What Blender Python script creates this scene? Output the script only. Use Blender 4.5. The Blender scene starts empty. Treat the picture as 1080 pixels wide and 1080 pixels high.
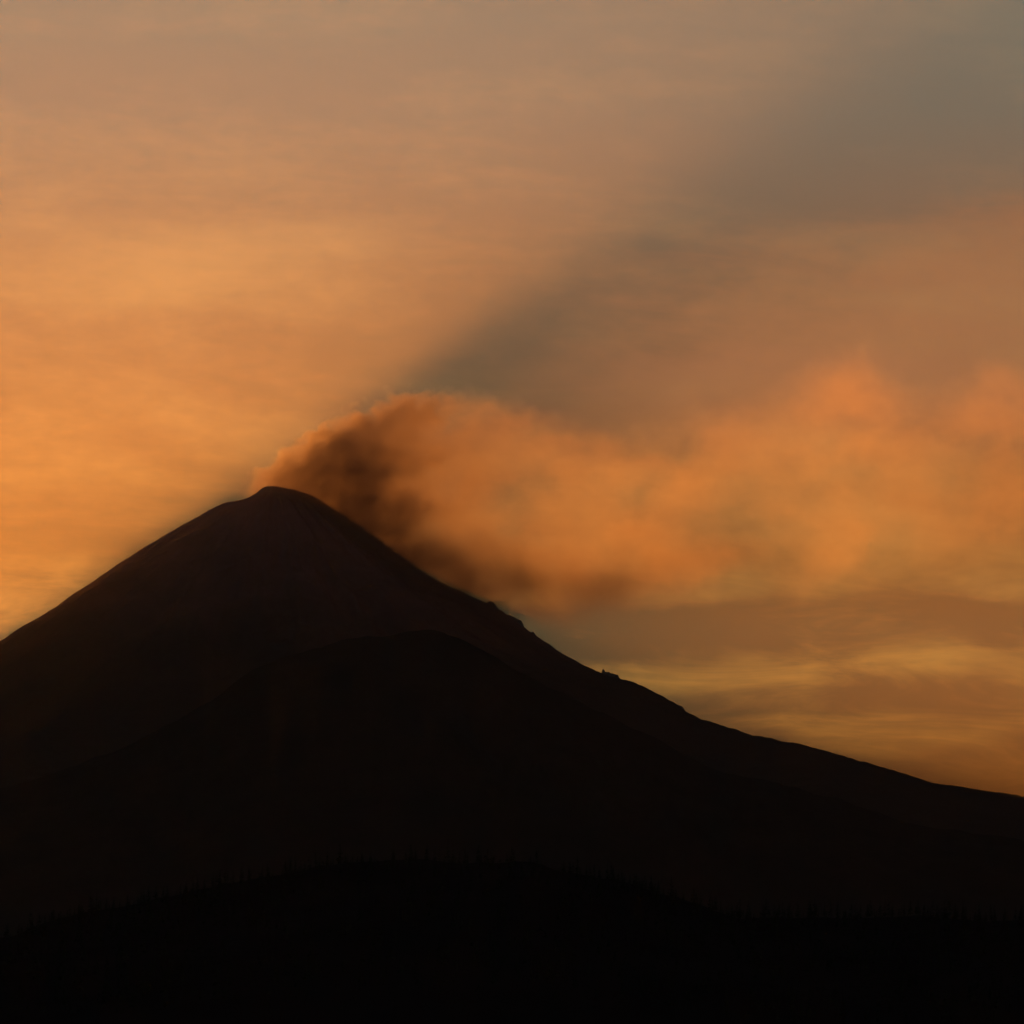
import bpy, math, random
import numpy as np
from mathutils import Vector, Matrix

random.seed(7)
rng = np.random.default_rng(7)
sc = bpy.context.scene

# ------------------------------------------------------------------ camera
FOCAL = 6172.0                       # focal length in photo pixels (10 degree view)
PITCH = math.atan(610.0 / FOCAL)     # the horizon lies 610 px under the centre
CAM = Vector((0.0, 0.0, 20.0))
cam_data = bpy.data.cameras.new("camera")
cam = bpy.data.objects.new("camera", cam_data)
sc.collection.objects.link(cam)
cam.location = CAM
cam.rotation_euler = (math.pi / 2 + PITCH, 0, 0)
cam_data.sensor_width = 36.0
cam_data.lens = 36.0 * FOCAL / 1080.0
cam_data.clip_start = 1.0
cam_data.clip_end = 400000.0
sc.camera = cam


def direction(px, py):
    """World direction of a photo pixel."""
    v = Vector(((px - 540.0) / FOCAL, 1.0, (540.0 - py) / FOCAL))
    c, s = math.cos(PITCH), math.sin(PITCH)
    return Vector((v.x, v.y * c - v.z * s, v.y * s + v.z * c))


def at(px, py, depth):
    """World point seen at a photo pixel, at the world distance Y = depth."""
    d = direction(px, py)
    return CAM + d * (depth / d.y)


# ------------------------------------------------------------------ sun
sun_dir = direction(50, 668).normalized()          # low behind the left flank
SUN_EL = math.asin(sun_dir.z)
SUN_AZ = math.atan2(sun_dir.x, sun_dir.y)            # from +Y towards +X
sun_data = bpy.data.lights.new("sun", "SUN")
sun_data.energy = 5.0
sun_data.angle = math.radians(0.5)
sun_data.color = (1.0, 0.285, 0.035)
sun = bpy.data.objects.new("sun", sun_data)
sc.collection.objects.link(sun)
sun.rotation_euler = sun_dir.to_track_quat('Z', 'Y').to_euler()

# ------------------------------------------------------------------ node helper


class Nodes:
    def __init__(self, tree):
        self.t = tree
        tree.nodes.clear()

    def new(self, kind, **props):
        n = self.t.nodes.new(kind)
        for k, v in props.items():
            setattr(n, k, v)
        return n

    def put(self, sock, val):
        if isinstance(val, bpy.types.NodeSocket):
            self.t.links.new(val, sock)
        else:
            sock.default_value = val

    def m(self, op, a, b=None, c=None, clamp=False):
        n = self.new('ShaderNodeMath', operation=op, use_clamp=clamp)
        self.put(n.inputs[0], a)
        if b is not None:
            self.put(n.inputs[1], b)
        if c is not None:
            self.put(n.inputs[2], c)
        return n.outputs[0]

    def smooth(self, v, lo, hi, out0=0.0, out1=1.0):
        n = self.new('ShaderNodeMapRange', interpolation_type='SMOOTHSTEP')
        for k, x in zip(('Value', 'From Min', 'From Max', 'To Min', 'To Max'), (v, lo, hi, out0, out1)):
            self.put(n.inputs[k], x)
        return n.outputs[0]

    def noise(self, vec, scale, detail=3.0, rough=0.5, dist=0.0, dims='3D'):
        n = self.new('ShaderNodeTexNoise', noise_dimensions=dims)
        self.put(n.inputs['Vector'], vec)
        n.inputs['Scale'].default_value = scale
        n.inputs['Detail'].default_value = detail
        n.inputs['Roughness'].default_value = rough
        n.inputs['Distortion'].default_value = dist
        return n

    def xyz(self, x=0.0, y=0.0, z=0.0):
        n = self.new('ShaderNodeCombineXYZ')
        for s, v in zip(n.inputs, (x, y, z)):
            self.put(s, v)
        return n.outputs[0]

    def mix(self, fac, a, b, blend='MIX'):
        n = self.new('ShaderNodeMix', data_type='RGBA', blend_type=blend)
        self.put(n.inputs[0], fac)
        self.put(n.inputs[6], a)
        self.put(n.inputs[7], b)
        return n.outputs[2]

    def ramp(self, fac, stops):
        n = self.new('ShaderNodeValToRGB')
        e = n.color_ramp.elements
        while len(e) > 1:
            e.remove(e[0])
        e[0].position = stops[0][0]
        e[0].color = (*stops[0][1], 1)
        for p, c in stops[1:]:
            q = e.new(p)
            q.color = (*c, 1)
        self.put(n.inputs[0], fac)
        return n.outputs[0]

    def curve(self, val, pts, x0, x1, y0, y1):
        """Piecewise smooth y(x) through pts as a Float Curve."""
        n = self.new('ShaderNodeFloatCurve')
        cu = n.mapping.curves[0]
        q = [((x - x0) / (x1 - x0), (y - y0) / (y1 - y0)) for x, y in pts]
        cu.points[0].location = q[0]
        cu.points[1].location = q[-1]
        for x, y in q[1:-1]:
            cu.points.new(x, y)
        n.mapping.use_clip = False
        n.mapping.update()
        self.put(n.inputs['Value'], self.m('MULTIPLY_ADD', val, 1.0 / (x1 - x0), -x0 / (x1 - x0)))
        return self.m('MULTIPLY_ADD', n.outputs[0], y1 - y0, y0)


# ------------------------------------------------------------------ sky
world = bpy.data.worlds.new("World")
sc.world = world
world.use_nodes = True
w = Nodes(world.node_tree)
tc = w.new('ShaderNodeTexCoord')
sep = w.new('ShaderNodeSeparateXYZ')
w.put(sep.inputs[0], tc.outputs['Generated'])
DEG = 180 / math.pi
az = w.m('MULTIPLY', w.m('ARCTAN2', sep.outputs[0], sep.outputs[1]), DEG)   # degrees from north
el = w.m('MULTIPLY', w.m('ARCSINE', sep.outputs[2]), DEG)

sky = w.new('ShaderNodeTexSky', sky_type='NISHITA')
sky.sun_disc = False
sky.sun_elevation = SUN_EL
sky.sun_rotation = SUN_AZ
sky.altitude = 2200
sky.air_density = 2.0
sky.dust_density = 4.0
sky.ozone_density = 2.0
SKY_STRENGTH = 0.05

# layered altostratus deck: long near-level streaks, warped
SLANT = 0.05
flat = w.xyz(w.m('MULTIPLY', az, 0.22), w.m('MULTIPLY_ADD', az, SLANT, el), 0.0)
warp = w.noise(flat, 0.5, 3.0, 0.5)
warp_v = w.new('ShaderNodeVectorMath', operation='MULTIPLY_ADD')
w.put(warp_v.inputs[0], warp.outputs['Color'])
warp_v.inputs[1].default_value = (1.0, 1.0, 0)
w.put(warp_v.inputs[2], flat)
streak = w.noise(warp_v.outputs[0], 1.2, 5.0, 0.52).outputs['Fac']
fine = w.noise(w.xyz(w.m('MULTIPLY', az, 0.55), w.m('MULTIPLY', w.m('MULTIPLY_ADD', az, SLANT, el), 2.6), 3.0), 1.0, 5.0, 0.6, 0.8).outputs['Fac']
broad_wob = w.noise(w.xyz(w.m('MULTIPLY', az, 0.5), w.m('MULTIPLY', el, 0.9), 21.0), 1.0, 4.0, 0.6).outputs['Fac']
wob = w.noise(w.xyz(w.m('MULTIPLY', az, 0.35), w.m('MULTIPLY', el, 0.7), 7.0), 1.0, 4.0, 0.55).outputs['Fac']
lev = w.m('ADD', el, w.m('MULTIPLY_ADD', wob, 0.7, -0.35))          # degrees of height, with wavy layers


def layers(pts):
    """Cloud thickness against height above the horizon in degrees."""
    return w.curve(lev, pts, -2.0, 14.0, 0.0, 1.0)


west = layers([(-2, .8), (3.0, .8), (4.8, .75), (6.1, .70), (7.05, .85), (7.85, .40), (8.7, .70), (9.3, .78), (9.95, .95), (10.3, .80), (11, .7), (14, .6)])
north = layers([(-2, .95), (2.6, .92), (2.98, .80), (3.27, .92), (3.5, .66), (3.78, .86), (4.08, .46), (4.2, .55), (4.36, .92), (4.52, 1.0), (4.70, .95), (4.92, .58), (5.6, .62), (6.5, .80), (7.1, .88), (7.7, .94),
                (8.3, .96), (9.2, .84), (10.0, .86), (11, .66), (14, .6)])  # mid heights thickened to paint the beam's shade into the sky
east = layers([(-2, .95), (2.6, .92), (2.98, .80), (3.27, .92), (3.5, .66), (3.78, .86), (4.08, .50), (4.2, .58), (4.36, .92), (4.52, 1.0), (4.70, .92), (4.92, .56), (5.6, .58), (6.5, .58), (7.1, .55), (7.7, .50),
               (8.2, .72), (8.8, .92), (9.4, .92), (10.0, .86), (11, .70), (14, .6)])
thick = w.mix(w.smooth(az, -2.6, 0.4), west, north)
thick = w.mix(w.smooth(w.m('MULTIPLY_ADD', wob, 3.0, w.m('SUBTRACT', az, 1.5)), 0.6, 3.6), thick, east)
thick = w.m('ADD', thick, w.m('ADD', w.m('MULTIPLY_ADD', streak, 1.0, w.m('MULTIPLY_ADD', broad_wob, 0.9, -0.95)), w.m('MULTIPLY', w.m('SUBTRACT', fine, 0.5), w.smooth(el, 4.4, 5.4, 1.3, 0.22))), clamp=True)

skycol = w.new('ShaderNodeVectorMath', operation='SCALE')
w.put(skycol.inputs[0], sky.outputs[0])
skycol.inputs['Scale'].default_value = SKY_STRENGTH
cloud = w.ramp(w.m('DIVIDE', el, 20.0), [(0.0, (.020, .010, .003)), (.15, (.030, .018, .006)), (.19, (.042, .042, .021)), (.225, (.030, .046, .027)), (.26, (.040, .036, .018)), (.30, (.046, .046, .026)), (.40, (.056, .084, .066)), (.475, (.050, .128, .116)), (.525, (.058, .148, .134)), (.70, (.065, .075, .075)), (1.0, (.066, .062, .066))])
cloud = w.mix(1.0, cloud, w.mix(w.smooth(az, -2.5, 4.5), (1, 1, 1, 1), (1.45, 0.90, 0.86, 1)), 'MULTIPLY')
away = w.smooth(w.m('ABSOLUTE', az), 15.0, 70.0, 1.0, 0.85)
cl = w.new('ShaderNodeVectorMath', operation='SCALE')
w.put(cl.inputs[0], cloud)
w.put(cl.inputs['Scale'], away)
low_bank = w.smooth(el, 4.0, 2.8, 0.66, 0.95)
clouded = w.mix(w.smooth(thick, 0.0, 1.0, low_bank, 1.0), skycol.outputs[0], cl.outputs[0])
# warm cloud to the north-east, painted as the lit side under the shadow beam
beam_bank_h = w.m('ADD', w.m('MULTIPLY_ADD', az, -0.22, el), w.m('ADD', w.m('MULTIPLY_ADD', broad_wob, 2.2, -1.1), w.m('MULTIPLY_ADD', fine, 0.8, -0.4)))
beam_bank = w.m('MULTIPLY', w.smooth(beam_bank_h, 7.95, 6.8), w.smooth(el, 5.9, 7.3))
beam_bank = w.m('MULTIPLY', beam_bank, w.m('MULTIPLY', w.smooth(w.m('MULTIPLY_ADD', wob, 4.0, w.m('SUBTRACT', az, 2.0)), -1.0, 2.6), w.smooth(streak, 0.25, 0.65, 0.55, 1.0)))
beam_bank = w.m('MULTIPLY', beam_bank, w.smooth(az, 9.0, 25.0, 1.0, 0.0))
clouded = w.mix(w.m('MULTIPLY', beam_bank, 0.85), clouded, (0.200, 0.106, 0.059, 1))
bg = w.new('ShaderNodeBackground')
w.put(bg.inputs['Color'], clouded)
bg.inputs['Strength'].default_value = 1.0
out = w.new('ShaderNodeOutputWorld')
w.put(out.inputs['Surface'], bg.outputs[0])

# ------------------------------------------------------------------ exposure and render set-up
sc.view_settings.view_transform = 'Standard'
sc.view_settings.look = 'None'
sc.view_settings.exposure = 0.0
sc.view_settings.gamma = 1.0
sc.view_settings.use_curve_mapping = False
sc.render.engine = 'CYCLES'
sc.cycles.max_bounces = 4
sc.cycles.volume_bounces = 1
sc.cycles.volume_step_rate = 0.095
sc.cycles.volume_max_steps = 512
sc.cycles.use_denoising = True

# ------------------------------------------------------------------ object helpers


def tag(o, label=None, cat=None, group=None, kind=None):
    for k, v in (("label", label), ("category", cat), ("group", group), ("kind", kind)):
        if v:
            o[k] = v
    return o


def mesh_obj(name, verts, faces, mat, smooth=True, parent=None):
    me = bpy.data.meshes.new(name)
    me.from_pydata([tuple(v) for v in verts], [], [tuple(f) for f in faces])
    if smooth:
        me.polygons.foreach_set("use_smooth", [True] * len(me.polygons))
    me.update()
    me.materials.append(mat)
    o = bpy.data.objects.new(name, me)
    sc.collection.objects.link(o)
    if parent:
        o.parent = parent
    return o


def grid_faces(nu, nv, wrap=False):
    """Quads of a grid with nu rows of nv columns."""
    f = []
    for i in range(nu - 1):
        for j in range(nv if wrap else nv - 1):
            k = (j + 1) % nv
            f.append((i * nv + j, i * nv + k, (i + 1) * nv + k, (i + 1) * nv + j))
    return f


def rock_material(name, dark, light, scale, low=None, line=None):
    mat = bpy.data.materials.new(name)
    mat.use_nodes = True
    n = Nodes(mat.node_tree)
    t = n.new('ShaderNodeTexCoord')
    a = n.noise(t.outputs['Object'], scale, 6.0, 0.6).outputs['Fac']
    col = n.ramp(a, [(0.3, dark), (0.7, light)])
    if low:                                         # dark vegetated foot; the brown haze veil higher up is painted into the ash
        sp = n.new('ShaderNodeSeparateXYZ')
        n.put(sp.inputs[0], t.outputs['Object'])
        veil = n.smooth(n.m('MULTIPLY_ADD', n.noise(t.outputs['Object'], 0.0012, 5.0, 0.6).outputs['Fac'], 700.0, sp.outputs[2]), *line)
        col = n.mix(veil, (*low, 1), col)
    b = n.new('ShaderNodeBsdfPrincipled')
    n.put(b.inputs['Base Color'], col)
    b.inputs['Roughness'].default_value = 0.95
    b.inputs['Specular IOR Level'].default_value = 0.0
    bump = n.new('ShaderNodeBump')
    bump.inputs['Strength'].default_value = 0.6
    bump.inputs['Distance'].default_value = 2.0
    n.put(bump.inputs['Height'], a)
    n.put(b.inputs['Normal'], bump.outputs[0])
    o = n.new('ShaderNodeOutputMaterial')
    n.put(o.inputs['Surface'], b.outputs[0])
    return mat


M_ASH_VEIL = rock_material("ash_and_haze_veil", (0.17, 0.078, 0.064), (0.25, 0.110, 0.090), 0.004, low=(0.014, 0.011, 0.012), line=(2300.0, 3700.0))
M_CRAG = rock_material("crag_rock", (0.03, 0.028, 0.028), (0.10, 0.09, 0.085), 0.05)
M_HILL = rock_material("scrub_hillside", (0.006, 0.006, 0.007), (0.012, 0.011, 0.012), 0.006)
M_SOIL = rock_material("dry_soil", (0.04, 0.035, 0.02), (0.10, 0.09, 0.05), 0.003)
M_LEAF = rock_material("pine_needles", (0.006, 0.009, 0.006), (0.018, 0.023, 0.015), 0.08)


def fbm(x, y, octaves, seed, lac=2.0, gain=0.5):
    """Smooth value noise on arrays."""
    tot = np.zeros(np.broadcast(x, y).shape)
    amp = 1.0
    for o in range(octaves):
        g = np.random.default_rng(seed + o).random((256, 256)) * 2 - 1
        xi, yi = np.floor(x).astype(int), np.floor(y).astype(int)
        fx, fy = x - xi, y - yi
        fx, fy = fx * fx * (3 - 2 * fx), fy * fy * (3 - 2 * fy)
        v = lambda i, j: g[(xi + i) % 256, (yi + j) % 256]
        tot += amp * ((v(0, 0) * (1 - fx) + v(1, 0) * fx) * (1 - fy) + (v(0, 1) * (1 - fx) + v(1, 1) * fx) * fy)
        x, y, amp = x * lac + 17.3, y * lac + 5.1, amp * gain
    return tot


# ------------------------------------------------------------------ ground
g = 60
gx, gy = np.meshgrid(np.linspace(-14000, 14000, g), np.linspace(-3000, 32200, g))
gz = fbm(gx / 4000, gy / 4000, 3, 3) * 15
ground = mesh_obj("ground", np.stack([gx, gy, gz - 22], -1).reshape(-1, 3), grid_faces(g, g), M_SOIL)
tag(ground, kind="structure")

# ------------------------------------------------------------------ volcano
D = 30000.0                                        # distance of the summit
SUMMIT_X = 289.0
RIGHT = [(289, 512), (300, 513.5), (315, 517), (328, 522), (350, 536), (379, 556), (413, 580), (451, 607), (475, 619),
         (498, 629), (512, 636.5), (530, 646), (548, 658), (562, 669), (580, 680.5), (604.6, 696), (620, 705),
         (634, 712), (655, 717), (668, 720.5), (690, 731.5), (712, 743), (726, 753), (742, 761), (765, 768.5),
         (790, 776), (810, 781.5), (825, 785.5), (850, 789), (870, 795), (900, 803), (930, 812), (965, 822.5),
         (985, 830), (1010, 834), (1050, 839.5), (1080, 844.5), (1250, 872), (1500, 930), (1900, 1020), (2400, 1110), (2900, 1180)]
LEFT = [(289, 512), (281, 512.5), (275, 515), (271, 519), (262, 525), (250, 528.5), (236, 530.5), (222, 537), (200, 549.5),
        (175, 564), (150, 579), (125, 595), (100, 612), (80, 625), (60, 640), (30, 659), (0, 678.5), (-120, 756), (-300, 860), (-550, 960),
        (-900, 1050), (-1400, 1130), (-1900, 1185)]
top_pt = at(SUMMIT_X, 512, D)


def profile(points):
    r, h = [], []
    for px, py in points:
        p = at(px, py, D)
        r.append(abs(p.x - top_pt.x))
        h.append(p.z)
    return np.array(r), np.array(h)


rR, hR = profile(RIGHT)
rL, hL = profile(LEFT)
RMAX = min(rR.max(), rL.max())
NR, NA = 620, 420
rad = np.concatenate([np.linspace(0, 4200, 470), np.linspace(4200, RMAX, NR - 469)[1:]])
NR = len(rad)
ang = np.linspace(0, 2 * math.pi, NA, endpoint=False)
R_, A_ = np.meshgrid(rad, ang, indexing='ij')
wr = 0.5 + 0.5 * np.cos(A_)
side = np.abs(np.sin(A_))
H = np.interp(R_, rR, hR) * wr + np.interp(R_, rL, hL) * (1 - wr)
# gullies and ribs on the faces between the two skyline ridges, crater bowl on the top
gully = np.abs(fbm(A_ * 5.0, R_ / 2600.0, 4, 40))
H -= side ** 0.7 * (gully * 90 * np.clip(R_ / 1500, 0, 1) + 20 * (fbm(R_ * np.cos(A_) / 160, R_ * np.sin(A_) / 160, 4, 60) + 1.2) * np.clip(R_ / 600, 0, 1))
line_id = np.sign(np.cos(A_)) * 9 + 0.5
H += np.clip(R_ / 600, 0, 1) * (1 - side) * (3.2 * fbm(R_ / 34, line_id, 3, 80) + 5.0 * fbm(R_ / 130, line_id, 2, 90)) * np.where(np.cos(A_) > 0, 1.0, 0.5)
X = top_pt.x + R_ * np.cos(A_)
Y = D + R_ * np.sin(A_) * np.where(np.sin(A_) > 0, 0.22, 1.0)
crater = np.exp(-(((X - top_pt.x - 60) / 150) ** 2 + ((Y - D - 160) / 150) ** 2) ** 2)
H -= crater * 110
volcano = mesh_obj("volcano", np.stack([X, Y, H], -1).reshape(-1, 3), grid_faces(NR, NA, True), M_ASH_VEIL)
tag(volcano, "dark steep volcano cone filling the view under the smoke", "volcano", kind="structure")

# ------------------------------------------------------------------ nearer ridges


def ridge(name, pts, depth, mat, rough, seed, half=2600.0, nx=500, ny=60, step=1.0):
    """A rounded long hill whose skyline runs through photo pixels at the given distance."""
    px = np.linspace(pts[0][0], pts[-1][0], nx)
    py = np.interp(px, [p[0] for p in pts], [p[1] for p in pts])
    py = py + 5.0 * fbm(px / 95.0, px * 0 + seed * 0.37, 3, seed + 3) + 1.6 * fbm(px / 21.0, px * 0 + seed * 0.11, 3, seed + 5)
    ker = np.ones(3) / 3
    py = np.convolve(np.pad(py, 1, 'edge'), ker, 'valid')
    crest = np.array([at(a, b, depth)[:] for a, b in zip(px, py)])
    t = np.linspace(-1, 1, ny)
    T, _ = np.meshgrid(t, px, indexing='ij')
    Xr = np.broadcast_to(crest[:, 0], T.shape)
    Yr = depth + T * half
    base = -30.0
    fall = 1 - np.abs(T) ** 1.25
    Z = base + (crest[:, 2] - base) * fall
    Z = Z + rough * (fbm(Xr / 300, Yr / 300, 4, seed) - 0.6) * np.minimum(np.abs(T) * 6, 1) * fall
    Z = Z + rough * 0.12 * fbm(Xr / 40, Yr / 40, 3, seed + 9)
    o = mesh_obj(name, np.stack([Xr, Yr, Z], -1).reshape(-1, 3), grid_faces(ny, nx), mat)
    tag(o, kind="structure")
    return lambda x, y: (np.interp(x, crest[:, 0], crest[:, 2]) - base) * (1 - np.clip(abs(y - depth) / half, 0, 1) ** 1.25) + base


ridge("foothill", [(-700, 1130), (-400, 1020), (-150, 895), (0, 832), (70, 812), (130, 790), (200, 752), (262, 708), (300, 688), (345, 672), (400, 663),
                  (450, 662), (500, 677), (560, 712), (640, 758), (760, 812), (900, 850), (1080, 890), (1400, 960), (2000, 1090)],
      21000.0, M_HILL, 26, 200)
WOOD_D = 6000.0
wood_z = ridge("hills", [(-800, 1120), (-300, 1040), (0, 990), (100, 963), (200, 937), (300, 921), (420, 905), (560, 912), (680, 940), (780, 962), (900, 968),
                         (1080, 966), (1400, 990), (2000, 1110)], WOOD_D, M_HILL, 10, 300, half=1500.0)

# ------------------------------------------------------------------ crags on the right-hand ridge


def crag(outline, depth, label, seed):
    """Rock outcrop: a jagged skyline outline (photo pixels) carried through several slices in depth, one faceted mesh."""
    r = np.random.default_rng(seed)
    s = D / FOCAL
    cx = sum(p[0] for p in outline) / len(outline)
    foot = max(p[1] for p in outline) + 6.0
    base = at(cx, foot, D)
    m = len(outline)
    vs = []
    slices = 7
    for k in range(slices):
        q = 2.0 * k / (slices - 1) - 1.0
        shrink = 1.0 - 0.55 * abs(q) ** 1.6
        for (px, py) in outline:
            jx, jz = r.normal(0, 0.35), r.normal(0, 0.30)
            vs.append((((px - cx) * (1 - 0.35 * q * q) + jx * abs(q)) * s, q * depth * s + r.normal(0, 0.25) * s, ((foot - py) * shrink + jz * abs(q)) * s))
        for (px, _) in (outline[-1], outline[0]):
            vs.append(((px - cx) * (1 - 0.35 * q * q) * s, q * depth * s, -8.0 * s))
    n = m + 2
    fs = grid_faces(slices, n, True) + [tuple(range(n)), tuple((slices - 1) * n + j for j in reversed(range(n)))]
    o = mesh_obj("rock_outcrop", vs, fs, M_CRAG, smooth=False)
    o.location = base
    tag(o, label, "rock outcrop", "rock outcrops along the right ridge")
    return o


crag([(633.0, 714), (634.6, 708.6), (635.8, 705.6), (637.0, 706.0), (638.4, 708.4), (640.5, 708.8), (642.2, 708.3), (644.2, 710.0), (646.5, 710.1), (648.6, 711.0), (650.6, 711.4),
      (652.0, 711.8), (653.2, 714.6), (657, 719.5)], 9,
     "isolated jagged crag with a pointed left tip, halfway down the volcano's right ridge", 1)
crag([(509, 640), (513, 635.4), (515.4, 634.0), (518, 633.8), (520.5, 635.0), (523, 638.0), (527, 644)], 8,
     "small rounded rock knob on the right ridge, nearest the smoke", 2)
crag([(532, 650), (537, 648.2), (542, 650.6), (546, 652.8), (549.4, 654.2), (551.2, 656.4), (552.6, 660.6), (553.2, 664.4), (556, 668)], 9,
     "blunt rock step that ends in a short cliff below the smoke", 3)
crag([(558.5, 669), (560.4, 666.6), (562, 665.8), (563.2, 667.0), (565, 669.4), (568, 673.5)], 5,
     "tiny rock tooth just below the blunt cliff step on the right ridge", 4)
crag([(706, 743), (711, 741.8), (716, 743.6), (719.6, 745.0), (721.6, 747.2), (723.2, 750.4), (727, 755)], 9,
     "low rock ledge at the steep break before the ridge flattens to the right", 5)

# ------------------------------------------------------------------ forest on the near hills
vs, fs = [], []
tb = len(vs)
for i in range(2000):
    px = random.uniform(-60, 1140)
    y = WOOD_D + random.uniform(-900, 160)
    x = (px - 540) / FOCAL * y
    z = float(wood_z(x, y)) - 2
    h = random.uniform(9, 21) * (1.25 if random.random() < 0.1 else 1)
    rw = h * random.uniform(0.16, 0.24)
    b = len(vs)
    for k in range(5):                              # tapered trunk
        a = 2 * math.pi * k / 5
        vs.append((x + 0.3 * math.cos(a), y + 0.3 * math.sin(a), z))
    vs.append((x, y, z + h))
    fs += [(b + k, b + (k + 1) % 5, b + 5) for k in range(5)]
    for j in range(54):                              # drooping branch sprays
        q = random.uniform(0.12, 1.0)
        a = random.uniform(0, 2 * math.pi)
        L = rw * (1.05 - q) * random.uniform(0.6, 1.25) + 0.25
        zz = z + h * q
        dx, dy = math.cos(a), math.sin(a)
        wd = 0.28 * L + 0.25
        b = len(vs)
        vs += [(x, y, zz), (x + dx * L * .6 - dy * wd, y + dy * L * .6 + dx * wd, zz - L * .1),
               (x + dx * L, y + dy * L, zz - L * .38), (x + dx * L * .6 + dy * wd, y + dy * L * .6 - dx * wd, zz - L * .22)]
        fs += [(b, b + 1, b + 2), (b, b + 2, b + 3)]
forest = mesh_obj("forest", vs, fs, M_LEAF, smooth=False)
tag(forest, "black wooded ridge of conifers along the bottom of the view", "forest", kind="stuff")

# ------------------------------------------------------------------ smoke plume
S = D / FOCAL                                       # metres per photo pixel at the summit
VX, VY = SUMMIT_X, 512.0                            # the vent, in photo pixels
TOP = [(240, 520), (262, 514), (280, 502), (305, 481), (330, 460), (350, 447), (375, 434), (400, 428), (430, 421), (450, 418), (480, 420), (505, 422),
       (530, 428), (560, 434), (600, 440), (650, 442), (700, 436), (760, 420), (820, 396), (860, 372), (890, 358), (915, 364), (940, 380),
       (970, 392), (1010, 386), (1050, 374), (1080, 372), (1200, 370), (1300, 400)]
BOT = [(240, 534), (262, 540), (280, 550), (305, 564), (330, 580), (350, 592), (375, 606), (400, 620), (450, 642), (500, 658), (560, 664), (600, 664),
       (650, 656), (700, 640), (760, 628), (820, 630), (900, 634), (970, 620), (1050, 604), (1200, 590), (1300, 580)]
DENS = [(240, 0.0), (262, .0008), (280, .0030), (305, .0056), (340, .0076), (370, .0072), (395, .0056), (418, .0038), (440, .0024), (475, .0012), (530, .00062), (600, .00048), (670, .00054), (730, .00040),
        (820, .00030), (870, .00040), (905, .00050), (945, .00034), (1000, .00026), (1050, .00036), (1080, .00036), (1200, .0003), (1300, 0.0)]
LOWTOP = [(240, 500), (300, 490), (350, 496), (400, 526), (450, 552), (500, 574), (550, 592), (590, 608), (620, 600), (650, 590), (690, 596), (800, 604), (1300, 600)]
LOWD = [(240, 0.0), (290, .0006), (340, .0026), (400, .0036), (470, .0038), (530, .0036), (580, .0030), (630, .0022), (690, .0011), (760, .0004), (860, 0.0), (1300, 0.0)]

# downwind the plume also drifts towards the viewer: the outline is set out along that course
VENT = at(VX, VY, D)


def drift(px):
    return -4.4 * max(0.0, px - 380.0)


def local(px, py):
    p = at(px, py, D + drift(px))
    return VX + (p.x - VENT.x) / S, VY - (p.z - VENT.z) / S, (p.y - VENT.y) / S


def along(pts, mid=520.0):
    return [(local(x, mid)[0], v) for x, v in pts]


TOP = [local(*p)[:2] for p in TOP]
BOT = [local(*p)[:2] for p in BOT]
LOWTOP = [local(*p)[:2] for p in LOWTOP]
DENS, LOWD = along(DENS), along(LOWD)
COURSE = [(local(x, 520)[0], local(x, 520)[2]) for x in (240, 300, 340, 380, 420, 500, 700, 900, 1100, 1300)]
COURSE = [(x, y - 22.0) for x, y in COURSE]           # it spills over the near rim

mat = bpy.data.materials.new("volcanic_smoke")
mat.use_nodes = True
n = Nodes(mat.node_tree)
t = n.new('ShaderNodeTexCoord')
obj_c = t.outputs['Object']
big = n.noise(obj_c, 1 / 420.0, 2.0, 0.5)
small = n.noise(obj_c, 1 / 120.0, 4.0, 0.64)


def centred(node, amp):
    v = n.new('ShaderNodeVectorMath', operation='MULTIPLY_ADD')
    n.put(v.inputs[0], node.outputs['Color'])
    v.inputs[1].default_value = (2 * amp, 2 * amp, 2 * amp)
    v.inputs[2].default_value = (-amp, -amp, -amp)
    return v.outputs[0]


def vadd(a, b):
    v = n.new('ShaderNodeVectorMath', operation='ADD')
    n.put(v.inputs[0], a)
    n.put(v.inputs[1], b)
    return v.outputs[0]


sep0 = n.new('ShaderNodeSeparateXYZ')
n.put(sep0.inputs[0], obj_c)
warped = vadd(obj_c, vadd(centred(big, 170.0), centred(small, 92.0)))
sp = n.new('ShaderNodeSeparateXYZ')
n.put(sp.inputs[0], warped)
# back to the units in which the outline was measured: 1 = S metres, from the vent
ux = n.m('MULTIPLY_ADD', sp.outputs[0], 1 / S, VX)
uz = n.m('MULTIPLY_ADD', sp.outputs[2], -1 / S, VY)
uy = n.m('MULTIPLY', sp.outputs[1], 1 / S)
X0, X1, Y0, Y1 = TOP[0][0], TOP[-1][0], 340, 660
uy = n.m('SUBTRACT', uy, n.curve(ux, COURSE, X0, X1, -900.0, 20.0))
top = n.curve(ux, TOP, X0, X1, Y0, Y1)
bot = n.curve(ux, BOT, X0, X1, Y0, Y1)
low = n.curve(ux, LOWTOP, X0, X1, Y0, Y1)
den = n.curve(ux, DENS, X0, X1, 0.0, 0.0105)
lowd = n.curve(ux, LOWD, X0, X1, 0.0, 0.0105)
soft_top = n.smooth(ux, 480, 700, 4.5, 60.0)
vor = n.new('ShaderNodeTexVoronoi', feature='F1')
n.put(vor.inputs['Vector'], vadd(obj_c, centred(small, 60.0)))
vor.inputs['Scale'].default_value = 1 / 105.0
lobes = n.m('MULTIPLY', n.m('SUBTRACT', 0.45, vor.outputs['Distance']), n.smooth(ux, 480, 700, 30.0, 14.0))      # rounded billows along the top
a_top = n.smooth(n.m('DIVIDE', n.m('ADD', n.m('SUBTRACT', uz, top), lobes), soft_top), 0.0, 1.0)
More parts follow.
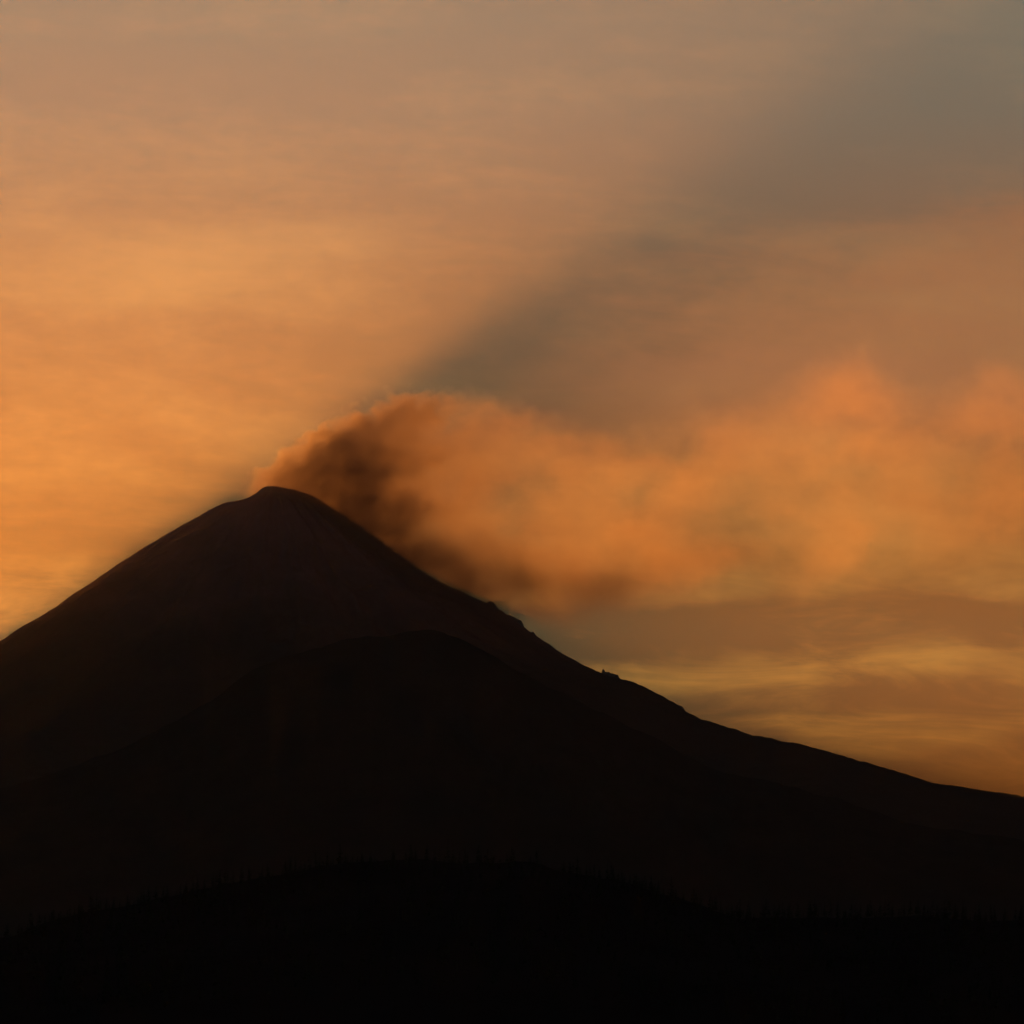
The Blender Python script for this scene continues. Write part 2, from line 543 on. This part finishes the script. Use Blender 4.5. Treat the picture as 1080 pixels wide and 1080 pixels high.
a_bot = n.smooth(n.m('SUBTRACT', bot, uz), 0.0, 48.0)
a_low = n.smooth(n.m('SUBTRACT', uz, low), -30.0, 44.0)
width = n.smooth(ux, 250, 480, 38.0, 95.0)
a_y = n.smooth(n.m('DIVIDE', n.m('ABSOLUTE', uy), width), 1.0, 0.45)
shear = n.new('ShaderNodeVectorMath', operation='MULTIPLY')     # clumps drawn out downwind
n.put(shear.inputs[0], warped)
shear.inputs[1].default_value = (0.55, 0.55, 1.0)
clump = n.smooth(n.noise(shear.outputs[0], 1 / 240.0, 3.0, 0.56).outputs['Fac'], 0.34, 0.66, n.smooth(ux, 360, 480, 0.55, 0.10), n.smooth(ux, 360, 480, 1.4, 1.85))
clump = n.m('MULTIPLY', clump, n.smooth(vor.outputs['Distance'], 0.15, 0.75, n.smooth(ux, 400, 640, 1.12, 1.0), n.smooth(ux, 400, 640, 0.84, 1.0)))
body = n.m('MULTIPLY', n.m('MULTIPLY', a_top, a_bot), a_y)
even = n.m('MULTIPLY_ADD', clump, 0.4, 0.55)           # the low smoke along the flank is less lumpy
dens = n.m('MULTIPLY', body, n.m('ADD', n.m('MULTIPLY', n.m('MULTIPLY', den, n.m('SUBTRACT', 1.0, n.m('MULTIPLY', a_low, n.smooth(ux, 420, 480, 0.0, n.smooth(ux, 600, 760, 1.0, 0.0))))), clump), n.m('MULTIPLY', lowd, n.m('MULTIPLY', a_low, even))))
dens = n.m('MAXIMUM', dens, 0.0)
pv = n.new('ShaderNodeVolumePrincipled')
flank_shade = n.m('MULTIPLY', a_low, n.m('MULTIPLY', lowd, 600.0, clamp=True))
pale = n.mix(n.smooth(ux, 430, 720), (0.42, 0.34, 0.26, 1), (0.68, 0.56, 0.42, 1))
n.put(pv.inputs['Color'], n.mix(n.m('MULTIPLY', flank_shade, n.smooth(ux, 360, 480)), pale, (0.11, 0.075, 0.05, 1)))   # darker ash at the vent, shade painted into the low flank smoke, paler steam downwind
pv.inputs['Anisotropy'].default_value = 0.45
n.put(pv.inputs['Density'], dens)
o = n.new('ShaderNodeOutputMaterial')
n.put(o.inputs['Volume'], pv.outputs[0])

xs = np.linspace(X0 - 8, X1 + 6, 90)
tx, bx = np.interp(xs, *zip(*TOP)), np.interp(xs, *zip(*BOT))
NS = 28
vs = []
for i, x in enumerate(xs):
    e = min(1.0, (x - xs[0]) / 30 + 0.15, (xs[-1] - x) / 60 + 0.15)
    yc = np.interp(x, *zip(*COURSE))
    zc, hz = (tx[i] + bx[i]) / 2, (bx[i] - tx[i]) / 2 * e + 14
    hy = (38 + 57 * min(max((x - 250) / 230, 0), 1)) * e * (1.35 if x > 400 else 1.0) + 34
    for j in range(NS):
        a = 2 * math.pi * j / NS
        c, s_ = math.cos(a), math.sin(a)
        k = (abs(c) ** 3 + abs(s_) ** 3) ** (-1 / 3)       # squarish section
        vs.append(((x - VX) * S, (yc + hy * k * c) * S, (VY - zc + hz * k * s_) * S))
fs = grid_faces(len(xs), NS, True) + [tuple(range(NS)), tuple((len(xs) - 1) * NS + j for j in reversed(range(NS)))]
plume = mesh_obj("smoke_plume", vs, fs, mat)
plume.location = at(VX, VY, D)
tag(plume, "orange backlit smoke plume drifting right from the volcano's summit", "smoke plume", kind="thing")

# ------------------------------------------------------------------ haze
hz = bpy.data.materials.new("evening_air")
hz.use_nodes = True
n = Nodes(hz.node_tree)
pv = n.new('ShaderNodeVolumePrincipled')
pv.inputs['Color'].default_value = (0.86, 0.84, 0.80, 1)
pv.inputs['Density'].default_value = 1.95e-6
pv.inputs['Anisotropy'].default_value = 0.78
o = n.new('ShaderNodeOutputMaterial')
n.put(o.inputs['Volume'], pv.outputs[0])
hz.cycles.homogeneous_volume = True
x0, x1, y0, y1, z0, z1 = -14200, 14200, -3200, 32400, -60, 3730
vs = [(x, y, z) for z in (z0, z1) for y in (y0, y1) for x in (x0, x1)]
haze = mesh_obj("haze", vs, [(0, 2, 3, 1), (4, 5, 7, 6), (0, 1, 5, 4), (2, 6, 7, 3), (0, 4, 6, 2), (1, 3, 7, 5)], hz, smooth=False)
tag(haze, kind="stuff")
